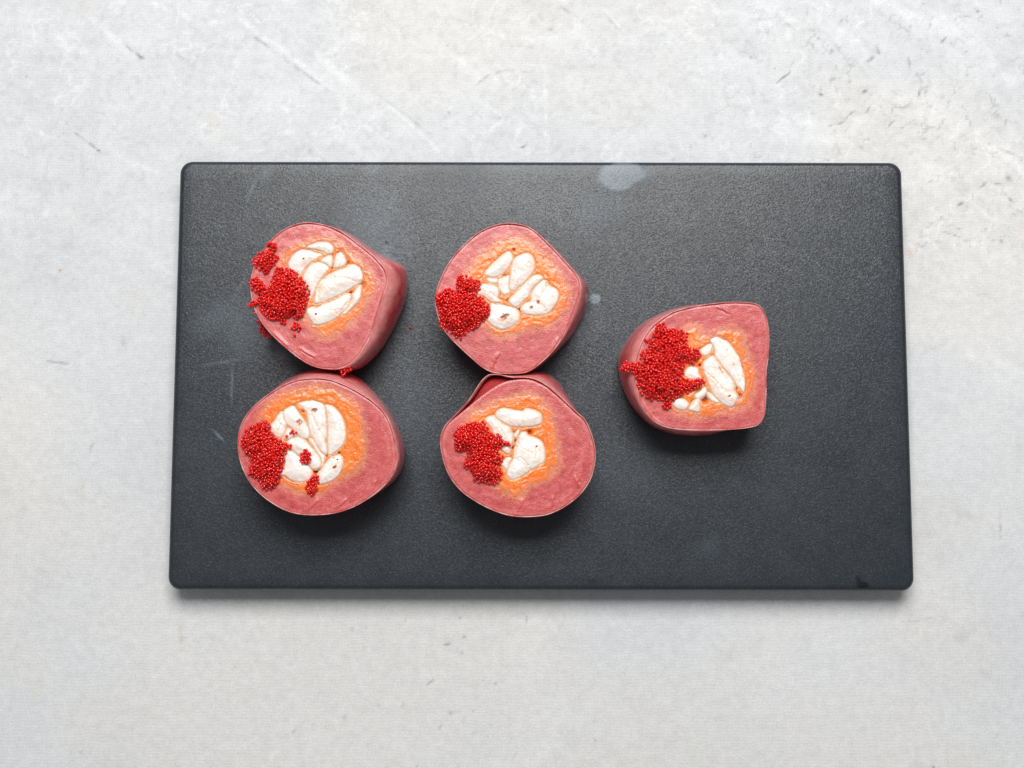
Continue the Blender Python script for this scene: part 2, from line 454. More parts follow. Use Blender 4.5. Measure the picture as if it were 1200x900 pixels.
def build_table():
    nu, nv = 760, 580
    x = np.linspace(-0.175, 0.175, nu)
    y = np.linspace(-0.135, 0.145, nv)
    X, Y = np.meshgrid(x, y)
    # where each point lies in the photograph's pixel grid, so that traced print marks land on it
    P = np.stack([X, Y, np.zeros_like(X)], -1) - CAMN
    L = P @ RCN
    U, V = 600 - FPX * L[..., 0] / L[..., 2], 450 + FPX * L[..., 1] / L[..., 2]
    cool, warm = np.array((0.664, 0.672, 0.682)), np.array((0.690, 0.685, 0.672))
    big = fbm(U / 260, V / 240, 3, 4)
    val = 1 + 0.10 * (fbm(U / 190 + 3, V / 150, 11, 5) - 0.5)
    # trowel streaks run down to the right
    s, t = (U * 0.77 + V * 0.64), (-U * 0.64 + V * 0.77)
    st = fbm(s / 150, t / 17, 23, 4)
    val += 0.17 * sstep(0.62, 0.82, st) * sstep(0.4, 0.7, fbm(U / 150, V / 130, 31, 3)) * 0.6 * sstep(620, 330, V)
    val -= 0.035 * sstep(0.60, 0.80, fbm(s / 60 + 40, t / 11, 29, 4)) * sstep(0.45, 0.7, fbm(U / 120, V / 110, 37, 3))
    val -= 0.05 * sstep(0.60, 0.78, fbm(U / 24, V / 24, 43, 4)) * sstep(0.42, 0.62, fbm(U / 170, V / 160, 47, 3))
    # fine curling flecks of the mottled corner, thin dark ridges of a noise
    fl = fbm(U / 17 + 1.3 * fbm(U / 40, V / 40, 51, 2), V / 13, 53, 3)
    ridge = np.exp(-((fl - 0.5) / 0.022) ** 2)
    corner = sstep(760, 960, U) * sstep(420, 230, V) + 0.35 * sstep(430, 560, U) * sstep(640, 720, V) * sstep(760, 640, U)
    val -= 0.27 * ridge * corner * sstep(0.52, 0.66, fbm(U / 19, V / 19, 57, 3))
    val += 0.09 * sstep(0.5, 0.75, fbm(U / 45, V / 30, 59, 4)) * corner
    # plaster relief of the print: pale ridges and broken patches, strongest along the far side
    wu, wv = U + 30 * fbm(U / 60, V / 60, 81, 3), V + 30 * fbm(U / 60 + 9, V / 60, 83, 3)
    far = 0.35 + 0.65 * sstep(420, 200, V)
    rl = fbm(wu / 34, wv / 26, 85, 4)
    val += 0.12 * np.exp(-((rl - 0.52) / 0.018) ** 2) * far * sstep(0.42, 0.6, fbm(U / 70, V / 70, 87, 3))
    val += 0.14 * (fbm(wu / 30, wv / 22, 89, 5) - 0.5) * far
    val -= 0.07 * sstep(0.58, 0.72, fbm(U / 6, V / 6, 91, 3)) * far
    C = mix(cool, warm, sstep(0.4, 0.65, big)) * val[..., None]

    def seg(ax, ay, bx, by, w, amt, colour=None):
        lo_u, hi_u, lo_v, hi_v = min(ax, bx) - 4 * w - 3, max(ax, bx) + 4 * w + 3, min(ay, by) - 4 * w - 3, max(ay, by) + 4 * w + 3
        k = np.argwhere((U > lo_u) & (U < hi_u) & (V > lo_v) & (V < hi_v))
        if not len(k):
            return
        i, j = k[:, 0], k[:, 1]
        u, v = U[i, j], V[i, j]
        e = np.array((bx - ax, by - ay), float)
        q = np.clip(((u - ax) * e[0] + (v - ay) * e[1]) / max(e @ e, 1e-9), 0, 1)
        wig = w * 1.3 * (fbm(u / 9, v / 9, 71, 2) - 0.5) * 2
        d = np.hypot(u - ax - q * e[0] + wig, v - ay - q * e[1] + wig)
        br = sstep(0.25, 0.6, fbm(u / 6, v / 6, 73, 2)) if w < 4 else 1
        f = np.exp(-(d / w) ** 2) * br * np.sin(np.pi * (0.15 + 0.7 * q)) * abs(amt) * 1.7
        tgt = np.array(colour) if colour else (np.array((0.76, 0.77, 0.78)) if amt > 0 else np.array((0.16, 0.16, 0.175)))
        C[i, j] = mix(C[i, j], tgt, np.clip(f, 0, 1))

    def path(off, sc, pts, w, amt, colour=None):
        q = [(off[0] + a / sc, off[1] + c / sc) for a, c in pts]
        if len(q) == 1:
            q = [q[0], (q[0][0] + 0.6, q[0][1] - 0.8)]
        for a, c in zip(q, q[1:]):
            seg(*a, *c, w, amt, colour)

    TL, TM, TR, BL, BM, BR, ML = (0, 0), (400, 0), (800, 0), (0, 600), (400, 600), (800, 600), (0, 300)
    for off, pts, w, amt in [
        (TL, [(437, 155), (515, 215)], 1.3, -.55), (TL, [(490, 200), (515, 215)], 1.8, -.5), (TL, [(258, 462), (368, 545)], 1.1, -.75),
        (TL, [(620, 190), (690, 235)], 1.0, -.35), (TL, [(40, 530), (100, 555)], 1.2, -.3), (TL, [(92, 270)], 1.5, -.5),
        (TL, [(455, 342)], 2, -.3), (TL, [(508, 708)], 1.2, -.5), (TL, [(245, 660)], 1.6, -.4), (TL, [(945, 400), (980, 412)], 1.4, -.3),
        (TL, [(510, 0), (600, 35), (700, 75), (790, 70)], 3.2, .7), (TL, [(830, 60), (1000, 180), (1100, 260), (1200, 350)], 3.5, .75),
        (TL, [(850, 95), (1010, 215), (1180, 335)], 1.6, -.28), (TL, [(0, 405), (100, 450), (210, 495)], 2.4, .6),
        (TL, [(270, 310), (305, 280)], 2, .6), (TL, [(400, 540), (480, 575), (590, 625)], 3, .6), (TL, [(70, 80), (150, 20)], 3, .4),
        (TL, [(60, 715), (160, 725), (260, 735)], 2, .4), (TL, [(1120, 200), (1200, 270)], 2.5, .5),
        (TM, [(100, 330), (200, 400), (300, 490), (370, 560)], 2.2, .8), (TM, [(115, 325), (215, 392), (320, 480)], 1.0, -.22),
        (TM, [(60, 430), (210, 530)], 2.0, .6), (TM, [(475, 295), (520, 262), (580, 248), (660, 255)], 1.2, -.22),
        (TM, [(712, 230), (718, 390), (722, 560)], 3.0, .6), (TM, [(480, 110), (600, 130), (760, 140), (860, 90)], 3.0, .6),
        (TM, [(775, 25), (850, 80)], 1.4, -.35), (TM, [(735, 103)], 2.2, -.4), (TM, [(365, 165), (385, 145), (370, 130)], 1.0, -.35),
        (TM, [(630, 518), (648, 510)], 1.2, -.6), (TM, [(965, 352)], 1.5, -.5), (TM, [(555, 415)], 1.5, -.4), (TM, [(600, 325), (632, 298)], 1.1, -.35),
        (TM, [(920, 30), (990, 110)], 2.0, .6), (TM, [(925, 45), (985, 115)], 1.0, -.25), (TM, [(1060, 50), (1150, 110)], 2.0, .5),
        (TM, [(140, 90), (170, 120)], 1.2, .5), (TM, [(600, 155), (680, 170)], 1.2, -.25), (TM, [(380, 400)], 1.5, -.3),
        (TR, [(330, 290), (375, 252)], 1.1, -.55), (TR, [(650, 212), (668, 200)], 1.6, -.6), (TR, [(686, 172), (692, 190)], 1.4, -.7),
        (TR, [(482, 340), (498, 326)], 1.7, -.6), (TR, [(510, 440), (550, 435), (605, 392)], 1.5, -.45), (TR, [(632, 326), (648, 314)], 1.5, -.5),
        (TR, [(830, 318), (830, 340)], 1.5, -.55), (TR, [(900, 160), (930, 130)], 1.1, -.4), (TR, [(1035, 38), (1046, 52)], 1.5, -.7),
        (TR, [(1000, 265)], 1.5, -.5), (TR, [(1145, 410), (1130, 455)], 1.3, -.45), (TR, [(1080, 510)], 1.6, -.4), (TR, [(1105, 595), (1108, 610)], 1.5, -.5),
        (TR, [(1145, 615), (1143, 635)], 4, -.32), (TR, [(1050, 668), (1075, 650)], 2.6, -.4), (TR, [(1092, 647), (1122, 650)], 1.2, -.5),
        (TR, [(1145, 698), (1160, 708)], 1.2, -.45), (TR, [(972, 722), (985, 715)], 1.7, -.55), (TR, [(895, 752), (918, 775)], 1.3, -.55),
        (TR, [(912, 815), (935, 820), (972, 832)], 1.0, -.5), (TR, [(545, 508), (545, 535)], 3, -.25), (TR, [(262, 465), (265, 500)], 1.6, -.35),
        (TR, [(78, 478)], 1.8, -.5), (TR, [(240, 203)], 1.6, -.5), (TR, [(20, 500), (30, 515)], 1.4, -.4), (TR, [(720, 450), (745, 425)], 1.2, -.35),
        (TR, [(640, 400), (660, 370)], 1.2, -.3), (TR, [(1120, 850)], 1.5, -.5), (TR, [(795, 200), (798, 240)], 1.2, -.35),
        (TR, [(575, 70), (610, 30)], 1.2, -.3), (TR, [(320, 240)], 1.3, -.5), (TR, [(130, 95)], 1.8, -.4), (TR, [(200, 165)], 1.8, -.35),
        (TR, [(0, 25), (120, 40), (280, 60), (450, 75)], 2.6, .7), (TR, [(240, 70), (330, 62), (385, 95)], 1.4, -.2), (TR, [(1020, 690)], 1.4, -.4),
        (TR, [(860, 100), (880, 60)], 1.6, -.3), (TR, [(975, 180), (990, 150), (960, 130)], 1.2, -.25), (TR, [(520, 175)], 2, -.3),
        (TR, [(1100, 520), (1190, 550)], 1.2, -.25), (TR, [(450, 110), (470, 108)], 1.6, -.3), (TR, [(1060, 150), (1120, 250), (1150, 310)], 3, .5),
        (BL, [(270, 848), (288, 845)], 1.4, -.4), (BL, [(1030, 775), (1045, 765)], 1.4, -.35), (BL, [(1018, 538)], 1.6, -.35), (BL, [(730, 490)], 1.2, -.35),
        (BL, [(1100, 745)], 1.2, -.25), (BL, [(825, 545)], 1.0, -.4), (BL, [(860, 1000), (1000, 800), (1130, 790)], 2, .4),
        (BM, [(418, 377)], 1.7, -.5), (BM, [(358, 464), (385, 467)], 1.6, -.4), (BM, [(428, 500)], 1.8, -.35), (BM, [(543, 607)], 1.5, -.65),
        (BM, [(345, 762), (355, 752)], 1.6, -.4), (BM, [(415, 775)], 1.8, -.4), (BM, [(465, 700)], 1.6, -.3), (BM, [(890, 795), (895, 805)], 1.2, -.45),
        (BM, [(650, 365), (650, 390)], 0.9, -.35), (BM, [(615, 440)], 1.2, -.4), (BM, [(240, 372)], 1.3, -.35), (BM, [(430, 440)], 1.3, -.35),
        (BM, [(280, 535), (305, 545)], 1.3, -.35), (BM, [(300, 610), (325, 590)], 1.2, -.3), (BM, [(85, 408)], 1.5, -.3), (BM, [(35, 410)], 1.8, -.3),
        (BM, [(390, 340)], 1.3, -.35), (BM, [(80, 665)], 1.5, -.3), (BM, [(127, 678)], 2, -.25), (BM, [(1193, 387)], 1.5, -.5), (BM, [(618, 685)], 1.5, -.3),
        (BM, [(380, 705)], 2.2, -.28), (BM, [(10, 722)], 1.5, -.3), (BM, [(590, 740)], 1.8, -.25), (BM, [(1065, 850)], 1.8, -.3), (BM, [(265, 895)], 2, -.35),
        (BR, [(1115, 0), (1117, 90)], 1.1, -.3), (BR, [(1053, 220), (1053, 232)], 1.2, -.5), (BR, [(175, 425), (175, 440)], 1.0, -.35), (BR, [(1085, 645)], 1.3, -.35),
        (BR, [(875, 895)], 3.2, -.45), (BR, [(520, 880)], 1.6, -.3), (BR, [(760, 382), (830, 385), (900, 365)], 0.8, -.2),
        (ML, [(165, 368), (200, 375), (240, 378)], 1.1, -.4), (ML, [(280, 440)], 1.1, -.6), (ML, [(390, 520)], 1.8, -.25), (ML, [(435, 320), (440, 295)], 5, -.16)]:
        path(off, 3.0, pts, w, amt)
    for off, pts, w, amt, c in [
        (TL, [(755, 440)], 12, .30, (0.66, 0.61, 0.50)), (TL, [(290, 30)], 9, .3, (0.68, 0.63, 0.52)), (TR, [(800, 885), (808, 890)], 4.5, .5, (0.74, 0.42, 0.34)),
        (BM, [(713, 475)], 2.4, .55, (0.55, 0.45, 0.30)), (BR, [(244, 563)], 1.3, .85, (0.55, 0.22, 0.03)), (BR, [(262, 560)], 1.0, .6, (0.60, 0.30, 0.08)),
        (BR, [(246, 574)], 0.9, .6, (0.60, 0.30, 0.08)), (BL, [(635, 398), (637, 490)], 2.4, .4, (0.58, 0.52, 0.40)), (ML, [(208, 50)], 1.5, .75, (0.42, 0.30, 0.14)),
        (ML, [(310, 690), (330, 645)], 1.6, .4, (0.52, 0.44, 0.34)), (ML, [(480, 150)], 14, .16, (0.66, 0.58, 0.44)), (BM, [(220, 660), (216, 690)], 1.6, .35, (0.5, 0.46, 0.36)),
        (BM, [(80, 890)], 1.5, .6, (0.35, 0.28, 0.14)), (BR, [(960, 860)], 16, .2, (0.68, 0.62, 0.52)), (ML, [(280, 800)], 4, .35, (0.62, 0.52, 0.38)), (BL, [(125, 630)], 7, .25, (0.62, 0.6, 0.42)),
        (TR, [(980, 170)], 5, .25, (0.6, 0.55, 0.44)), (BR, [(40, 800), (35, 880)], 4, .22, (0.58, 0.60, 0.50)), (TR, [(1180, 800)], 8, .22, (0.74, 0.6, 0.55))]:
        path(off, 3.0, pts, w, amt, c)
    r = np.random.default_rng(77)
    for _ in range(420):                                # dust-sized flecks of the print
        u, v = r.uniform(0, 1200), r.uniform(0, 900)
        if 200 < u < 1068 and 195 < v < 688:
            continue
        a, l = r.uniform(0, 6.28), r.exponential(1.6)
        dens = 1.0 if (u > 780 and v < 320) else 0.5
        seg(u, v, u + l * math.cos(a), v + l * math.sin(a), r.uniform(0.7, 1.3), -r.uniform(0.1, 0.38) * dens)
    # one sheet: fine grid in view, one wide strip round it
    xs = np.r_[-0.6, x, 0.6]
    ys = np.r_[-0.5, y, 0.5]
    XX, YY = np.meshgrid(xs, ys)
    Cf = np.pad(C, ((1, 1), (1, 1), (0, 0)), mode='edge')
    v = np.stack([XX, YY, np.zeros_like(XX)], -1).reshape(-1, 3)
    o = add('table_top', mesh_from('table_top', v, [grid_faces(nu + 2, nv + 2)], Cf.reshape(-1, 3), True), M_TABLE)
    o['kind'] = 'structure'
    o['label'] = 'pale grey mottled plaster-look tabletop with faint scratches and flecks'


build_table()


# ------------------------------------------------------------------ serving board
def build_board():
    def ring(inset, z, rad=0.0035):
        a, b = BOARD_W * 1.006 / 2 - inset, BOARD_D * 1.006 / 2 - inset
        r = max(rad - inset * 0.6, 0.0015)
        pts = []
        for cx, cy, a0 in ((a - r, b - r, 0), (-a + r, b - r, 90), (-a + r, -b + r, 180), (a - r, -b + r, 270)):
            for k in range(13):
                t = math.radians(a0 + 90 * k / 12)
                pts.append((cx + r * math.cos(t), cy + r * math.sin(t), z))
        return pts
    T, e = BOARD_TOP, 0.0016
    prof = [(0.012, T), (0.006, T), (0.0042, T - 0.00001), (e, T - 0.00006)]
    prof += [(e * (1 - math.sin(t)), T - 0.00006 - e * (1 - math.cos(t))) for t in np.linspace(0.2, math.pi / 2, 8)]
    prof += [(0.0003, T * 0.66), (0.0012, T * 0.48), (0.0032, T * 0.27), (0.0062, T * 0.10), (0.0085, 0.0001)]
    v, n = [], 52
    for ins, z in prof:
        v += ring(ins, z)
    f = grid_faces(n, len(prof), True)
    f = f[:, ::-1]
    me = mesh_from('serving_board', np.array(v), [f, list(range(n)), list(range((len(prof) - 1) * n, len(prof) * n))[::-1]])
    o = add('serving_board', me, M_BOARD)
    o.rotation_euler.z = -math.radians(0.1)
    tag(o, 'rectangular matte black serving board with rounded edges and dried water marks', 'serving board')


build_board()

# ------------------------------------------------------------------ rolls, traced in magnified crops of the photograph
HROLL = 0.0158
FACE_Z = BOARD_TOP + HROLL


class Crop:
    def __init__(self, x, y, s):
        self.o, self.s = np.array((x, y), float), s

    def __call__(self, pts):
        return self.o + np.array(pts, float) / self.s


PINK, PINK_D, PINK_L = np.array((0.61, 0.092, 0.088)), np.array((0.51, 0.056, 0.058)), np.array((0.72, 0.19, 0.175))
ORANGE, ORANGE_D, ORANGE_L = np.array((0.92, 0.225, 0.022)), np.array((0.88, 0.125, 0.008)), np.array((0.95, 0.46, 0.18))
SHRIMP, SHRIMP_P, BROWN = np.array((0.99, 0.88, 0.82)), np.array((0.90, 0.56, 0.40)), np.array((0.16, 0.030, 0.012))
FILM = np.array((0.72, 0.36, 0.34))


def build_roll(seed, label, rim, base, face, orange, shrimps, pits, gaps, folds=(), creases=()):
    rg = np.random.default_rng(seed)
    so = seed * 13.7
    rim_s = smooth_closed(rim, 300)
    cen = rim_s.mean(0)
    bw = to_world(*smooth_closed(base, 200).mean(0), BOARD_TOP)
    root = bpy.data.objects.new('sushi_roll', None)
    root.location = bw
    root.empty_display_size = 0.01
    col.objects.link(root)
    tag(root, label, 'sushi roll', 'tuna roll slices set out on the black board')
    n = 288
    top = by_angle(rim_s, cen, n)
    bas_s = smooth_closed(base, 300)
    bas = by_angle(bas_s, bas_s.mean(0), n)
    th = np.linspace(0, 2 * np.pi, n, endpoint=False)
    out = top - cen
    out /= np.hypot(out[:, 0], out[:, 1])[:, None]
    # --- thin wrap standing round the flesh
    rimz = FACE_Z + 0.00008 + 0.00040 * (np.interp(th, np.linspace(0, 2 * np.pi, 41), np.r_[(q := rg.random(40)), q[:1]]) - 0.5)
    V, Cc = [], []
    ts = np.r_[0, 0.04, 0.1, np.linspace(0.18, 0.86, 10), 0.90, 0.93, 0.955, 0.975, 0.99, 1.0]
    for t in ts:
        w = 0.45 * t + 0.55 * (1 - math.sqrt(1 - t ** 5))
        p = bas * (1 - w) + top * w
        wav = (fbm(th * 2.2 + so, np.full(n, t * 2.5), seed + 5, 2) - 0.5)
        wav = wav * np.sin(th / 2) ** 0.5
        p = p + out * ((2.6 * math.sin(math.pi * t ** 0.8) - (2.2 if t == 0 else 0.9 if t < 0.06 else 0)) + 3.0 * wav * math.sin(math.pi * t))[:, None]
        V.append(to_world(p[:, 0], p[:, 1], BOARD_TOP + 0.0001 + t * (rimz - BOARD_TOP - 0.0001)))
        g = fbm(th * 5 + so, np.full(n, t * 16.0), seed + 9, 3)
        c = mix(np.array((0.60, 0.038, 0.045)), np.array((0.68, 0.10, 0.10)), sstep(0.35, 0.65, g))
        c = mix(c, FILM * 0.92, 0.62 * sstep(0.62, 0.98, np.clip(t + 0.35 * (g - 0.5), 0, 1)))
        Cc.append(c)
    for ins, dz, k in ((0.5, 0.00012, 1.0), (1.2, 0.00004, 1.0), (1.7, -0.0005, 0.8), (2.0, -0.004, 0.3)):
        p = top - out * ins
        V.append(to_world(p[:, 0], p[:, 1], rimz + dz))
        g = fbm(th * 9 + so, np.full(n, 3.0), seed + 19, 3)
        Cc.append(mix(PINK, FILM * 1.08, 0.8 * k * sstep(0.3, 0.75, g)))
    nr = len(V)
    me = mesh_from('wrap', np.concatenate(V), [grid_faces(n, nr, True)[:, ::-1]], np.concatenate(Cc))
    add('wrap', me, M_WRAP, root)
    # --- flesh: cut face and body
    orange_s = smooth_closed(orange, 120)
    if face is None:
        fo = top - out * 1.5
    else:
        fs = smooth_closed(face, 300)
        fo = by_angle(fs, cen, n) - out * 1.3
    fc = fo.mean(0)
    rs = np.linspace(0, 1, 74) ** 0.85
    PXY = fc + (fo - fc)[None] * rs[:, None, None]
    u, v = PXY[..., 0], PXY[..., 1]
    so_d = sdf(orange_s, u, v)
    edge = -sdf(fo, u, v)
    f1 = fbm(u / 9 + so, v / 9, seed + 31, 4)
    f2 = fbm(u / 2.6 + so, v / 2.6, seed + 33, 3)
    z = FACE_Z - 0.00010 + 0.00014 * (f1 - 0.5) + 0.00005 * (f2 - 0.5) - 0.0016 * sstep(-9, -18, so_d)
    z -= 0.00012 * sstep(1.5, 0, edge)
    for ax, ay, bx, by in folds:                        # slits where the rolled slice ends
        e = np.array((bx - ax, by - ay))
        q = np.clip(((u - ax) * e[0] + (v - ay) * e[1]) / (e @ e), 0, 1)
        sd = ((u - ax) * e[1] - (v - ay) * e[0]) / np.hypot(*e)
        d = np.hypot(u - ax - q * e[0], v - ay - q * e[1])
        z += 0.00022 * np.exp(-(d / 3.2) ** 2) * (sd > 0) - 0.00010 * np.exp(-(d / 1.4) ** 2) * (sd <= 0)
    lay = fbm(edge / 5.0 + 2.0 * fbm(u / 40 + so, v / 40, seed + 37, 2), np.arctan2(v - fc[1], u - fc[0]) * 3 + 9, seed + 39, 3)
    C = mix(PINK, PINK_L, 0.40 * sstep(0.5, 0.8, f2) + 0.32 * sstep(0.5, 0.75, lay))
    C = mix(C, PINK_D, 0.55 * sstep(0.52, 0.3, f1) + 0.3 * sstep(0.5, 0.3, lay))
    C = mix(C, FILM, 0.40 * sstep(4.5, 0.0, edge))
    C = mix(C, ORANGE_L, 0.36 * sstep(9, 0, so_d + 14 * (f2 - 0.5)))
    nb = len(rs)
    W = to_world(u, v, z).reshape(-1, 3)
    rows = [W]
    cols = [C.reshape(-1, 3)]
    bi = bas - (bas - bas.mean(0)) * 0.07
    for t, k in ((0.98, 1.0), (0.92, 0.4), (0.84, 0.0), (0.5, 0.0), (0.0, 0.0)):
        q = (fo * k + (top - out * 2.4) * (1 - k)) * t + bi * (1 - t)
        rows.append(to_world(q[:, 0], q[:, 1], BOARD_TOP + 0.0003 + t * (FACE_Z - 0.0012 - BOARD_TOP)))
        cols.append(np.repeat(PINK_D[None], n, 0))
    tot = nb + 5
    me = mesh_from('tuna_flesh', np.concatenate(rows), [grid_faces(n, tot, True)[:, :], list(range((tot - 1) * n, tot * n))], np.concatenate(cols))
    add('tuna_flesh', me, M_FLESH, root)
    # --- orange filling
    lo, hi = orange_s.min(0) - 9, orange_s.max(0) + 9
    step = 0.75
    u, v = np.meshgrid(np.arange(lo[0], hi[0], step), np.arange(lo[1], hi[1], step))
    d = sdf(orange_s, u, v)
    ang = np.arctan2(v - orange_s[:, 1].mean(), u - orange_s[:, 0].mean())
    f0 = fbm(u / 9 + so, v / 9, seed + 31, 4)
    f1 = fbm(u / 7 + so, v / 7, seed + 51, 4)
    f2 = fbm(u / 2.2 + so, v / 2.2, seed + 53, 3)
    strand = fbm(d / 2.6 + 3 * f1, ang * 6, seed + 55, 3)
    dd = d - 0.5 + 15 * (f1 - 0.5) + 3 * (f2 - 0.5)
    ins = sstep(1, -10, dd)
    z = FACE_Z - 0.00010 + 0.00014 * (f0 - 0.5) + (0.00022 * (strand - 0.5) + 0.00018 * (f1 - 0.5) + 0.00005 * (f2 - 0.5)) * ins + 0.00010 - 0.00040 * sstep(-6, 9, dd) - 0.0008 * sstep(4, 8.4, d)
    C = mix(ORANGE, ORANGE_L, 0.5 * sstep(0.52, 0.78, 0.5 * strand + 0.5 * f2))
    C = mix(C, ORANGE_D, 0.45 * sstep(0.48, 0.25, f1))
    C = mix(C, PINK_L * 0.8 + ORANGE_L * 0.2, 0.92 * sstep(-9, 6, dd))
    smooth_pieces = [smooth_closed(p, 72) for p in shrimps]
    near = np.full(u.shape, 99.0)
    for sp in smooth_pieces:
        near = np.minimum(near, sdf(sp, u, v))
    z -= 0.00025 * sstep(2.4, 0.2, near)
    C = mix(C, ORANGE_L * 0.75 + SHRIMP_P * 0.25, 0.7 * sstep(2.8, 0.5, near))
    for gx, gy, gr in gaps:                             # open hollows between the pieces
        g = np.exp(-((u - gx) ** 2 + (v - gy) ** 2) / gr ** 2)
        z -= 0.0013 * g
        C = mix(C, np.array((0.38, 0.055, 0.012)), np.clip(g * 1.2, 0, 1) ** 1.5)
    add('orange_filling', masked_sheet(u, v, z, C, d < 8.5, 'orange_filling'), M_ORANGE, root)
    # --- shrimp pieces
    for i, sp in enumerate(smooth_pieces):
        lo, hi = sp.min(0) - 2, sp.max(0) + 2
        st = 0.55
        u, v = np.meshgrid(np.arange(lo[0], hi[0], st), np.arange(lo[1], hi[1], st))
        f1 = fbm(u / 8 + so + i * 7, v / 8, seed + 61, 3)
        f2 = fbm(u / 2.4 + so + i * 5, v / 2.4, seed + 63, 3)
        d = -sdf(sp, u, v) + 1.9 + 0.8 * (f2 - 0.5) + 1.0 * (f1 - 0.5)
        R = 4.0
        k = np.clip(d / R, 0, 1)
        prof = 0.6 * np.sqrt(np.clip(1 - (1 - k) ** 2, 0, 1)) + 0.4 * k * k * (3 - 2 * k)
        z = FACE_Z - 0.00062 + (0.00078 + 0.00006 * rg.normal()) * prof + 0.00040 * (f1 - 0.5) * k + 0.00005 * (f2 - 0.5) * k
        z = z + 0.00050 * np.sin(np.clip((d - R) / 10, 0, 1) * np.pi / 2)
        z = np.where(d < 0, FACE_Z - 0.00062 + 0.0012 * np.clip(d, -2, 0), z)
        ax = np.deg2rad(rg.uniform(20, 70))
        vein = fbm((u * np.cos(ax) + v * np.sin(ax)) / 16 + i, (-u * np.sin(ax) + v * np.cos(ax)) / 4.5, seed + 65, 3)
        C = mix(SHRIMP * (1 + 0.05 * rg.uniform(-1, 1)), SHRIMP_P, 0.34 * sstep(0.56, 0.78, vein) + 0.26 * sstep(0.54, 0.72, f1))
        line = np.exp(-((vein - 0.47) / 0.018) ** 2) * sstep(0.5, 0.62, f1)
        C = mix(C, SHRIMP_P * 0.92, 0.5 * line)
        z = z - 0.00010 * line
        C = mix(C, SHRIMP_P * 0.75 + ORANGE_L * 0.25, 0.75 * sstep(4.6, 1.3, d))
        for ln in creases:                              # seams between the muscles of one piece
            for (ax_, ay_), (bx_, by_) in zip(ln, ln[1:]):
                e = np.array((bx_ - ax_, by_ - ay_))
                q = np.clip(((u - ax_) * e[0] + (v - ay_) * e[1]) / (e @ e), 0, 1)
                ds = np.hypot(u - ax_ - q * e[0], v - ay_ - q * e[1]) + 1.5 * (f2 - 0.5)
                z = z - 0.00012 * np.exp(-(ds / 1.3) ** 2)
                C = mix(C, SHRIMP_P, 0.5 * np.exp(-(ds / 0.8) ** 2))
        for hx, hy, hr, ha, hs in pits:                 # vein holes in the cut pieces
            du, dv = u - hx, v - hy
            e1, e2 = du * math.cos(ha) + dv * math.sin(ha), -du * math.sin(ha) + dv * math.cos(ha)
            r = np.hypot(e1 / (hr * hs), e2 / hr) + 1.1 * (f2 - 0.5)
            g = sstep(1.25, 0.55, r)
            z = z - 0.0006 * g
            C = mix(C, SHRIMP_P * 0.85, 0.6 * sstep(1.8, 0.9, r))
            C = mix(C, np.array((0.42, 0.12, 0.045)), 0.85 * sstep(1.15, 0.4, r))
        add('shrimp_piece', masked_sheet(u, v, z, C, d > -1.1, 'shrimp_piece'), M_SHRIMP, root)
    return root


# ------------------------------------------------------------------ roe
def egg_template():
    bm = bmesh.new()
    bmesh.ops.create_icosphere(bm, subdivisions=2, radius=1.0)
    bm.verts.ensure_lookup_table()
    v = np.array([x.co[:] for x in bm.verts])
    f = np.array([[x.index for x in g.verts] for g in bm.faces])
    bm.free()
    return v, f


EGG_V, EGG_F = egg_template()
EGG_R = 1.85                                             # photo pixels


def eggs_object(name, centres, radii, parent=None):
    nv = len(EGG_V)
    V = (EGG_V[None] * np.asarray(radii)[:, None, None] + np.asarray(centres)[:, None, :]).reshape(-1, 3)
    F = (EGG_F[None] + (np.arange(len(centres)) * nv)[:, None, None]).reshape(-1, 3)
    return add(name, mesh_from(name, V, [F]), M_ROE, parent)


def roe(name, seed, outline, label, layers=4, group='mounds of red roe on the rolls', zbase=None, sag=None):
    """a heap of eggs inside a traced outline: packed layers, each smaller than the one below"""
    zb = FACE_Z + 0.0001 if zbase is None else zbase
    rg = np.random.default_rng(seed)
    poly = smooth_closed(outline, 90) if len(outline) > 2 else np.asarray(outline)
    lo, hi = poly.min(0) - 1, poly.max(0) + 1
    cs, rr = [], []
    area = (hi - lo).prod()
    for L in range(layers):
        tries = int(area * 2.2)
        P = rg.uniform(lo, hi, (tries, 2))
        d = sdf(poly, P[:, 0], P[:, 1]) + 11.0 * (fbm(P[:, 0] / 9, P[:, 1] / 9, seed + 3, 2) - 0.5) * (L > 0)
        P = P[d < -(1.0 if layers > 3 else 0.1) - L * 2.7]
        kept = np.zeros((0, 2))
        for p in P:
            if len(kept) == 0 or ((kept - p) ** 2).sum(1).min() > (1.60 * EGG_R) ** 2:
                kept = np.vstack([kept, p])
        if len(kept) == 0:
            break
        z = zb + PX * EGG_R * (0.75 + 1.05 * L) + rg.uniform(-0.2, 0.2, len(kept)) * PX * EGG_R
        if sag is not None:
            z = z + sag(kept)
        cs.append(to_world(kept[:, 0], kept[:, 1], z))
        rr.append(EGG_R * PX * rg.uniform(0.84, 1.14, len(kept)))
    C, R = np.concatenate(cs), np.concatenate(rr)
    root = bpy.data.objects.new(name, None)
    root.empty_display_size = 0.005
    root.location = (C[:, 0].mean(), C[:, 1].mean(), zb)
    col.objects.link(root)
    o = eggs_object('roe_eggs', C, R, root)
    o['kind'] = 'stuff'
    tag(root, label, 'roe', group)
    return root


def blob(cx, cy, rx, ry=None, ang=0):
    t = np.linspace(0, 2 * np.pi, 10, endpoint=False)
    ry = ry or rx
    a = math.radians(ang)
    x, y = rx * np.cos(t), ry * np.sin(t)
    return np.stack([cx + x * math.cos(a) - y * math.sin(a), cy + x * math.sin(a) + y * math.cos(a)], -1)


